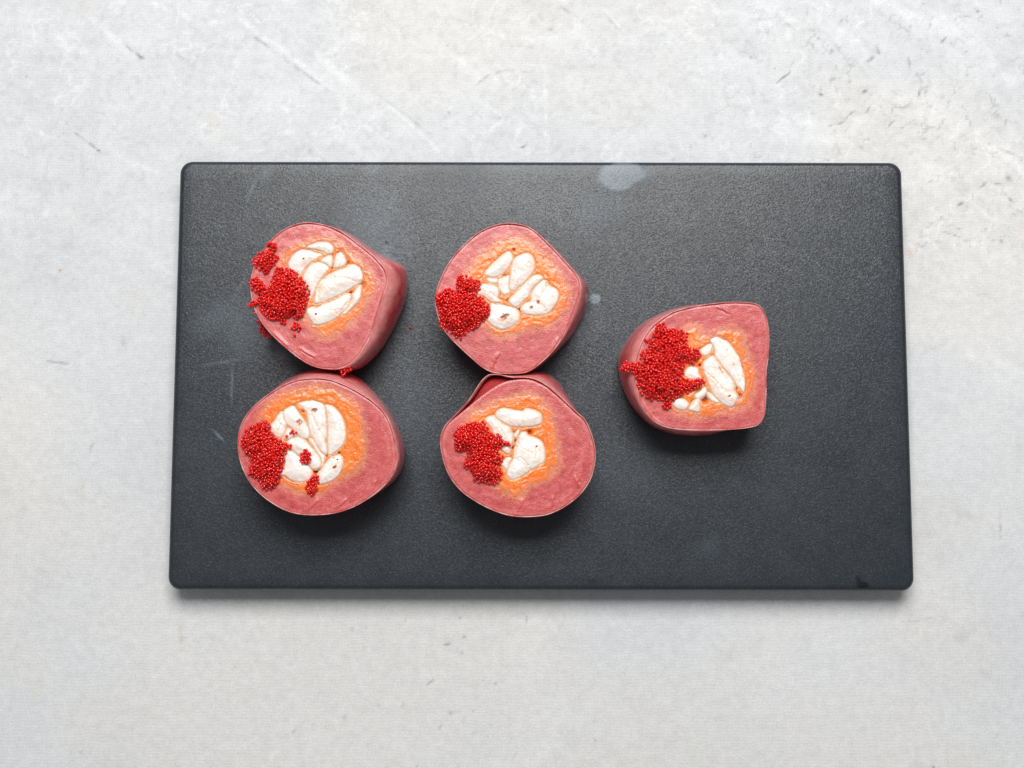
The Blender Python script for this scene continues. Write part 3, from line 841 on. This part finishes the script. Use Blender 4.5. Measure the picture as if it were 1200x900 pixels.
def pits_of(crop, lst):
    r = []
    for q in lst:
        p = crop([q[:2]])[0]
        r.append((p[0], p[1], q[2] / crop.s, math.radians(q[3]) if len(q) > 3 else 0.0, q[4] if len(q) > 4 else 1.0))
    return r


def gaps_of(crop, lst):
    return [(*crop([(a, b)])[0], c / crop.s) for a, b, c in lst]


def folds_of(crop, lst):
    return [(*crop([(a, b)])[0], *crop([(c, d)])[0]) for a, b, c, d in lst]


# --- roll 1
Z, Q = Crop(270, 240, 4.5), Crop(320, 270, 7.5)
build_roll(101, 'tuna roll slice with roe clumps spilling over its edge and a tall red side',
    Z([(385, 92), (300, 118), (225, 172), (165, 245), (125, 320), (105, 400), (108, 480), (130, 560), (170, 630), (225, 695), (290, 755), (360, 810), (430, 850),
       (510, 868), (590, 862), (660, 818), (715, 740), (748, 672), (774, 585), (802, 495), (830, 415), (818, 345), (785, 300), (735, 252), (675, 205), (610, 155), (540, 118), (460, 97)]),
    Z([(430, 130), (540, 130), (620, 160), (700, 212), (770, 262), (830, 292), (888, 312), (926, 345), (934, 430), (922, 510), (882, 610), (840, 690), (785, 770), (690, 850), (560, 868),
       (440, 825), (320, 735), (220, 620), (175, 480), (195, 330), (290, 205)]),
    None,
    Z([(410, 190), (480, 172), (540, 185), (600, 220), (660, 265), (720, 330), (750, 390), (748, 450), (715, 500), (695, 550), (650, 605), (600, 645), (540, 690), (480, 690), (440, 660),
       (395, 600), (370, 520), (330, 420), (285, 340), (270, 290), (300, 245), (350, 215)]),
    [Q(p) for p in (
        [(130, 290), (170, 220), (230, 175), (300, 170), (370, 195), (435, 213), (380, 250), (320, 290), (280, 330), (240, 390), (190, 370), (140, 330)],
        [(300, 148), (360, 115), (430, 103), (490, 108), (530, 155), (520, 195), (480, 208), (440, 188), (380, 168)],
        [(300, 335), (350, 292), (420, 282), (478, 312), (488, 345), (440, 400), (400, 455), (360, 545), (330, 600), (295, 570), (262, 430)],
        [(420, 268), (460, 235), (510, 228), (522, 275), (503, 322), (470, 298)],
        [(555, 220), (590, 188), (622, 215), (642, 260), (620, 308), (560, 332), (538, 318), (542, 260)],
        [(440, 425), (520, 372), (620, 335), (700, 300), (760, 328), (790, 390), (770, 448), (700, 498), (620, 548), (540, 588), (440, 628), (365, 640), (375, 550), (400, 475)],
        [(300, 690), (370, 672), (450, 648), (560, 603), (640, 558), (678, 572), (680, 620), (640, 688), (590, 740), (520, 790), (440, 820), (370, 828), (320, 780), (298, 735)],
        [(702, 565), (740, 502), (768, 492), (772, 570), (742, 632), (685, 692), (630, 740), (612, 730), (662, 662), (692, 622)])],
    pits_of(Q, [(268, 250, 11), (375, 738, 9), (395, 668, 8, -30, 3.5)]),
    gaps_of(Q, [(508, 212, 16), (655, 292, 16), (783, 478, 20), (685, 550, 14), (515, 320, 14)]),
    folds_of(Z, [(380, 770, 430, 800), (240, 690, 290, 740)]),
    [Q(p) for p in ([(395, 600), (405, 500), (450, 430), (530, 405), (630, 412), (700, 440), (760, 455)], [(590, 735), (640, 650), (690, 600)], [(470, 690), (540, 700), (570, 740)])])

# --- roll 2
Z, Q = Crop(490, 240, 4.5), Crop(550, 280, 7.5)
build_roll(202, 'tuna roll slice with a hollow ring of shrimp beside one rounded roe mound',
    Z([(470, 95), (400, 108), (320, 143), (255, 195), (190, 265), (140, 340), (105, 420), (88, 490), (95, 560), (122, 640), (165, 700), (220, 755), (280, 810), (340, 860), (400, 888), (480, 893),
       (560, 888), (610, 865), (660, 825), (715, 770), (762, 700), (802, 620), (832, 540), (852, 470), (856, 405), (830, 358), (780, 300), (720, 235), (660, 175), (600, 125), (540, 102)]),
    Z([(480, 130), (600, 150), (720, 245), (800, 325), (858, 388), (890, 425), (892, 460), (878, 540), (842, 620), (792, 700), (700, 785), (600, 860), (480, 870), (380, 838), (260, 735), (160, 600), (140, 470), (210, 310), (330, 185)]),
    None,
    Z([(490, 180), (560, 185), (620, 215), (680, 270), (730, 330), (780, 410), (795, 470), (772, 540), (730, 600), (680, 640), (610, 640), (560, 655), (500, 680), (430, 695), (395, 680), (370, 640), (340, 580),
       (300, 500), (250, 430), (240, 380), (270, 340), (310, 290), (380, 230), (440, 190)]),
    [Q(p) for p in (
        [(140, 290), (200, 222), (280, 152), (340, 110), (374, 130), (380, 180), (350, 240), (290, 308), (230, 333), (170, 330), (138, 312)],
        [(375, 230), (400, 172), (450, 140), (510, 125), (552, 150), (572, 210), (562, 280), (510, 350), (440, 418), (382, 458), (352, 430), (360, 330)],
        [(260, 352), (320, 332), (352, 325), (348, 420), (356, 468), (310, 490), (270, 450), (250, 392)],
        [(350, 540), (400, 482), (470, 412), (530, 352), (570, 322), (620, 320), (645, 345), (600, 390), (550, 440), (520, 500), (470, 550), (420, 598), (380, 588)],
        [(540, 540), (550, 472), (590, 412), (640, 370), (680, 370), (702, 410), (760, 440), (785, 482), (770, 550), (732, 610), (690, 650), (620, 670), (540, 665), (482, 650), (456, 612), (490, 567), (530, 555)],
        [(190, 570), (260, 578), (330, 590), (400, 610), (440, 660), (430, 720), (380, 765), (290, 795), (220, 770), (170, 730), (150, 700), (178, 640)],
        [(70, 480), (110, 402), (170, 402), (240, 422), (260, 470), (250, 520), (290, 550), (220, 560), (170, 540), (120, 502)],
        [(150, 352), (200, 345), (250, 355), (240, 390), (182, 386)])],
    pits_of(Q, [(310, 685, 24, -35, 1.7), (545, 602, 12, -20, 1.3), (606, 558, 16, 60, 1.2), (682, 395, 11, 60, 1.8)]),
    gaps_of(Q, [(262, 482, 10), (345, 545, 14), (440, 625, 14), (390, 95, 9), (300, 312, 10)]),
    folds_of(Z, [(385, 870, 420, 800), (720, 750, 735, 720)]),
    [Q(p) for p in ([(630, 400), (640, 470), (610, 545), (540, 550)], [(120, 450), (190, 470), (250, 520)], [(610, 560), (660, 600), (680, 640)])])

# --- roll 3
Z, Q = Crop(260, 420, 4.5), Crop(310, 460, 7.5)
build_roll(303, 'tuna roll slice with tiny roe clumps scattered across its white shrimp centre',
    Z([(430, 106), (500, 102), (580, 112), (650, 140), (720, 175), (790, 220), (840, 265), (880, 320), (905, 390), (920, 470), (922, 550), (897, 620), (850, 680), (790, 730), (700, 783), (600, 817), (500, 828), (420, 825),
       (350, 809), (280, 775), (210, 725), (150, 660), (107, 580), (86, 500), (84, 415), (104, 340), (145, 275), (205, 217), (280, 165), (350, 127)]),
    Z([(440, 82), (540, 58), (620, 64), (700, 92), (765, 140), (820, 205), (880, 292), (925, 372), (952, 440), (958, 510), (944, 575), (905, 635), (800, 710), (690, 760), (560, 795), (430, 790), (300, 745), (190, 650), (140, 520), (140, 390), (210, 250), (320, 140)]),
    None,
    Z([(330, 185), (420, 165), (520, 150), (600, 170), (660, 210), (710, 260), (740, 340), (752, 430), (755, 500), (730, 560), (690, 600), (640, 625), (580, 660), (520, 700), (460, 705), (400, 700), (340, 670),
       (305, 640), (290, 560), (250, 430), (215, 350), (205, 300), (260, 230)]),
    [Q(p) for p in (
        [(165, 170), (210, 132), (260, 120), (300, 170), (345, 230), (378, 290), (395, 350), (388, 400), (330, 398), (290, 368), (240, 310), (190, 270), (170, 222)],
        [(300, 95), (400, 70), (480, 88), (522, 110), (540, 200), (548, 320), (543, 430), (550, 530), (510, 530), (450, 450), (402, 350), (378, 230), (370, 170), (330, 130)],
        [(535, 115), (590, 120), (640, 160), (682, 220), (710, 310), (710, 400), (680, 470), (620, 528), (565, 548), (553, 430), (557, 320), (549, 200)],
        [(200, 432), (240, 402), (300, 395), (360, 430), (420, 490), (470, 550), (495, 610), (485, 660), (430, 675), (390, 640), (340, 580), (270, 528), (220, 490)],
        [(190, 522), (230, 512), (290, 552), (340, 602), (398, 662), (415, 720), (390, 770), (320, 785), (240, 770), (180, 730), (140, 720), (170, 650), (180, 580)],
        [(470, 730), (500, 682), (530, 632), (560, 592), (610, 560), (670, 556), (690, 610), (680, 680), (640, 740), (580, 780), (510, 805), (475, 800)],
        [(90, 250), (130, 182), (158, 172), (170, 230), (190, 290), (162, 380), (130, 400), (62, 350), (50, 300)],
        [(398, 402), (430, 422), (490, 522), (528, 562), (520, 620), (503, 655), (498, 590), (452, 508), (404, 440)],
        [(195, 325), (235, 330), (285, 375), (240, 395), (200, 420), (170, 400)])],
    pits_of(Q, [(308, 265, 24, 60, 1.15), (440, 155, 17, -10, 1.5), (540, 425, 11, 80, 1.4), (615, 660, 12, -30, 1.6), (640, 590, 7), (605, 575, 6)]),
    gaps_of(Q, [(452, 690, 34), (540, 552, 14), (372, 415, 16), (345, 160, 12), (215, 290, 12), (120, 270, 12), (655, 530, 9)]),
    folds_of(Z, [(455, 805, 500, 760), (620, 785, 650, 755), (800, 690, 810, 660)]),
    [Q(p) for p in ([(270, 130), (330, 210), (372, 300)], [(400, 110), (420, 200), (480, 330), (540, 420)], [(560, 680), (610, 655), (650, 620)], [(130, 190), (140, 280), (110, 360)])])

# --- roll 4
Z, Q = Crop(500, 420, 4.5), Crop(550, 465, 7.5)
build_roll(404, 'tuna roll slice whose thin wrap lifts off in a loop against another slice',
    Z([(330, 84), (292, 112), (260, 158), (225, 212), (180, 265), (130, 315), (90, 362), (70, 422), (75, 490), (95, 570), (130, 640), (180, 700), (240, 745), (310, 785), (380, 815), (450, 833), (530, 838), (620, 830), (690, 805),
       (750, 770), (810, 720), (855, 660), (880, 600), (893, 520), (886, 450), (865, 380), (835, 320), (790, 280), (740, 232), (680, 178), (620, 130), (545, 100), (450, 96), (385, 84)]),
    Z([(400, 100), (480, 84), (550, 76), (618, 78), (675, 112), (715, 162), (752, 225), (785, 290), (830, 370), (848, 460), (845, 560), (800, 670), (720, 745), (620, 790), (520, 800), (400, 780), (270, 725), (170, 640), (125, 520), (120, 430), (170, 330), (270, 220), (340, 130)]),
    Z([(540, 106), (460, 108), (400, 122), (340, 155), (280, 198), (220, 248), (160, 298), (105, 350), (76, 422), (79, 490), (98, 570), (132, 638), (182, 698), (242, 743), (310, 783), (380, 813), (450, 831), (530, 836), (620, 828), (690, 803),
       (750, 768), (808, 718), (853, 658), (878, 600), (890, 520), (883, 450), (862, 380), (832, 322), (788, 284), (738, 236), (678, 182), (618, 136)]),
    Z([(330, 240), (420, 215), (520, 190), (580, 205), (640, 260), (660, 330), (680, 420), (697, 500), (692, 560), (650, 620), (590, 650), (530, 675), (490, 730), (440, 715), (390, 690), (360, 650), (330, 560), (260, 420), (210, 350), (250, 280)]),
    [Q(p) for p in (
        [(240, 130), (300, 100), (380, 115), (470, 130), (500, 105), (580, 120), (630, 150), (636, 200), (620, 240), (560, 255), (480, 265), (400, 260), (350, 248), (290, 218), (238, 178)],
        [(140, 200), (205, 168), (240, 195), (300, 240), (350, 268), (375, 312), (385, 370), (368, 430), (350, 500), (300, 480), (250, 420), (210, 310), (180, 260)],
        [(450, 322), (490, 310), (515, 345), (560, 355), (620, 380), (655, 440), (665, 510), (652, 572), (600, 608), (540, 648), (470, 690), (400, 725), (350, 715), (330, 670), (350, 602), (380, 560), (392, 490), (412, 420), (430, 370)],
        [(280, 592), (320, 542), (368, 540), (355, 590), (333, 650), (300, 622)],
        [(430, 288), (442, 300), (420, 352), (402, 362), (396, 340)])],
    pits_of(Q, [(590, 437, 8, -20, 1.6), (378, 445, 7, 100, 4)]),
    gaps_of(Q, [(392, 330, 14), (398, 385, 12), (530, 310, 22), (385, 450, 12), (480, 118, 9), (330, 545, 10)]),
    folds_of(Z, [(480, 815, 505, 760), (660, 780, 670, 740), (805, 660, 790, 630)]),
    [Q(p) for p in ([(300, 110), (350, 160), (360, 230)], [(480, 140), (470, 210), (480, 260)], [(400, 540), (450, 530), (520, 600), (540, 640)], [(540, 370), (590, 440), (580, 540)], [(440, 340), (420, 440), (400, 520)], [(230, 200), (290, 290), (330, 380)])])

# --- roll 5
Z, Q = Crop(700, 330, 4.5), Crop(780, 380, 7.5)
build_roll(505, 'squarish tuna roll slice standing apart from the rest, half hidden under roe',
    Z([(480, 135), (400, 158), (330, 202), (272, 255), (228, 325), (205, 405), (202, 500), (210, 580), (237, 660), (282, 720), (325, 755), (400, 777), (500, 785), (600, 786), (700, 782), (800, 772), (856, 752), (884, 700), (892, 600), (893, 480), (903, 400),
       (908, 290), (896, 200), (872, 142), (832, 114), (720, 106), (600, 115)]),
    Z([(500, 138), (400, 150), (320, 182), (250, 222), (185, 275), (135, 345), (108, 415), (122, 515), (158, 605), (205, 680), (265, 738), (330, 775), (400, 797), (480, 806), (580, 800), (680, 768), (780, 745), (830, 700), (848, 600), (850, 480), (860, 380), (862, 280), (840, 180), (720, 150), (600, 142)]),
    None,
    Z([(460, 250), (520, 240), (560, 280), (640, 272), (700, 245), (750, 270), (780, 340), (800, 420), (825, 480), (815, 560), (800, 640), (740, 670), (640, 690), (540, 710), (460, 700), (400, 670), (380, 600), (400, 500), (420, 400), (440, 310)]),
    [Q(p) for p in (
        [(330, 345), (395, 285), (430, 292), (478, 362), (538, 432), (588, 492), (608, 550), (600, 580), (630, 620), (625, 670), (580, 725), (520, 710), (450, 650), (400, 580), (370, 500), (340, 420)],
        [(390, 140), (450, 110), (520, 140), (580, 190), (620, 250), (660, 320), (680, 420), (700, 510), (690, 600), (660, 570), (630, 540), (592, 480), (544, 420), (486, 350), (436, 280), (425, 200)],
        [(310, 232), (350, 192), (390, 172), (410, 200), (390, 250), (350, 278), (320, 265)],
        [(180, 400), (230, 370), (280, 390), (290, 430), (310, 480), (220, 480), (170, 450)],
        [(260, 620), (300, 590), (350, 550), (360, 600), (310, 650), (270, 660)],
        [(70, 670), (130, 650), (190, 680), (200, 720), (160, 755), (100, 740), (60, 700)],
        [(215, 720), (290, 645), (298, 760), (250, 766), (205, 750)],
        [(370, 600), (420, 625), (470, 680), (440, 690), (380, 650)])],
    pits_of(Q, [(560, 632, 9, -20, 1.8), (485, 400, 5, 55, 6)]),
    gaps_of(Q, [(340, 655, 34), (610, 555, 20), (650, 640, 22), (308, 225, 14), (340, 275, 10), (240, 680, 14), (300, 360, 10)]),
    folds_of(Z, [(640, 140, 690, 165), (300, 745, 330, 760)]),
    [Q(p) for p in ([(340, 410), (420, 470), (500, 560), (560, 600)], [(470, 130), (540, 230), (600, 360), (660, 500)], [(420, 380), (480, 400), (540, 480)])])

# --- roe mounds and stray clumps
ZA, ZB, ZC, ZD, ZE = Crop(270, 240, 4.5), Crop(490, 240, 4.5), Crop(260, 420, 4.5), Crop(500, 420, 4.5), Crop(700, 330, 4.5)
roe('roe_mound', 11, ZA([(240, 328), (275, 328), (340, 345), (378, 385), (418, 430), (418, 475), (402, 540), (372, 592), (310, 602), (240, 617), (188, 592), (148, 542), (132, 490), (188, 450), (213, 390)]),
    'largest heap of red roe on the slice with spilled clumps', 6)
roe('roe_mound', 12, ZB([(208, 375), (240, 363), (290, 383), (327, 400), (332, 440), (312, 470), (352, 488), (378, 530), (380, 572), (350, 617), (300, 652), (240, 692), (200, 705), (158, 672), (115, 648), (106, 560), (88, 490), (108, 470), (150, 438), (193, 443)]),
    'rounded heap of red roe touching the hollow ring of shrimp', 6)
roe('roe_mound', 13, ZC([(128, 370), (170, 343), (200, 328), (257, 338), (262, 380), (290, 420), (340, 438), (372, 458), (337, 510), (327, 580), (307, 640), (282, 682), (218, 697), (188, 642), (136, 612), (146, 530), (102, 480), (97, 430)]),
    'tall ragged heap of red roe beside scattered tiny clumps of roe', 6)
roe('roe_mound', 14, ZD([(143, 385), (200, 343), (270, 328), (307, 328), (340, 382), (352, 396), (392, 398), (438, 445), (412, 472), (377, 472), (408, 520), (392, 570), (402, 612), (367, 668), (300, 662), (248, 642), (228, 602), (187, 560), (212, 500), (158, 492), (142, 440)]),
    'heap of red roe on the slice with the lifted wrap', 6)
roe('roe_mound', 15, ZE([(318, 222), (365, 203), (373, 245), (430, 243), (477, 268), (483, 340), (538, 358), (548, 400), (500, 443), (472, 432), (462, 508), (552, 508), (570, 540), (502, 578), (432, 612), (398, 642), (382, 674), (338, 664), (345, 632),
                         (270, 622), (212, 572), (203, 500), (148, 484), (117, 460), (148, 418), (220, 423), (223, 370), (268, 340), (236, 310), (280, 288)]),
    'wide branching heap of red roe on the squarish slice standing apart', 6)
G = 'small clumps of red roe'
roe('roe_clump', 21, ZA([(148, 250), (198, 234), (192, 205), (215, 192), (245, 210), (238, 246), (258, 290), (228, 330), (185, 368), (148, 342), (108, 302)]), 'red roe clump with a small knob on the rim above the largest heap', 4, G)
roe('roe_clump', 22, ZA([(98, 400), (140, 378), (178, 418), (184, 458), (150, 470), (112, 442)]), 'small red roe clump at the rim between two bigger heaps', 3, G)
roe('roe_clump', 23, ZA(blob(116, 525, 20)), 'few red roe eggs perched on the rim of the tall-sided slice', 2, G)
roe('roe_clump', 24, ZA(blob(346, 643, 25)), 'rosette of red roe eggs on pink flesh under the largest heap', 2, G)
roe('roe_clump', 25, ZA(blob(276, 606, 20)), 'tiny roe pair fallen from the lower edge of the largest heap', 1, G)
for i, (x, y) in enumerate(((338, 686), (350, 598), (130, 572))):
    c = ZA([(x, y)])[0]
    o = eggs_object('roe_egg', to_world(c[0], c[1], FACE_Z + 0.0006)[None], [EGG_R * PX])
    tag(o, ['single red roe egg below the rosette of eggs', 'single red roe egg beside the largest heap of roe', 'single red roe egg on the rim below the largest heap'][i], 'roe egg', 'stray single roe eggs')
roe('roe_clump', 26, ZA([(142, 605), (172, 612), (200, 650), (214, 690), (185, 704), (155, 672)]), 'dark red roe clump clinging to the board under a roll rim', 3, G, zbase=BOARD_TOP + 0.008)
roe('roe_clump', 27, ZA([(565, 862), (590, 842), (625, 850), (638, 870), (610, 885), (600, 905), (580, 885)]), 'roe clump bridging the two slices that touch beside scattered roe', 2, G, zbase=FACE_Z - 0.0012)
roe('roe_clump', 31, ZC(blob(383, 391, 22, 13, -10)), 'three red roe eggs lying on white shrimp', 1, G)
roe('roe_clump', 32, ZC([(418, 500), (438, 478), (455, 490), (475, 515), (460, 548), (430, 550), (412, 530)]), 'knot of red roe eggs in the middle of white shrimp', 2, G)
roe('roe_clump', 33, ZC([(478, 618), (500, 612), (510, 645), (502, 685), (470, 722), (440, 690), (448, 655)]), 'oblong red roe clump over the dark hollow between shrimp pieces', 3, G)
c = ZC([(341, 410)])[0]
tag(eggs_object('roe_egg', to_world(c[0], c[1], FACE_Z + 0.0008)[None], [EGG_R * PX]), 'single red roe egg on shrimp next to three others', 'roe egg', 'stray single roe eggs')
c = (480.5, 384)
o = eggs_object('roe_egg', to_world(c[0], c[1], BOARD_TOP + EGG_R * PX * 0.85)[None], [EGG_R * PX * 0.9])
tag(o, 'single dark red roe egg alone on the black board', 'roe egg', 'stray single roe eggs')
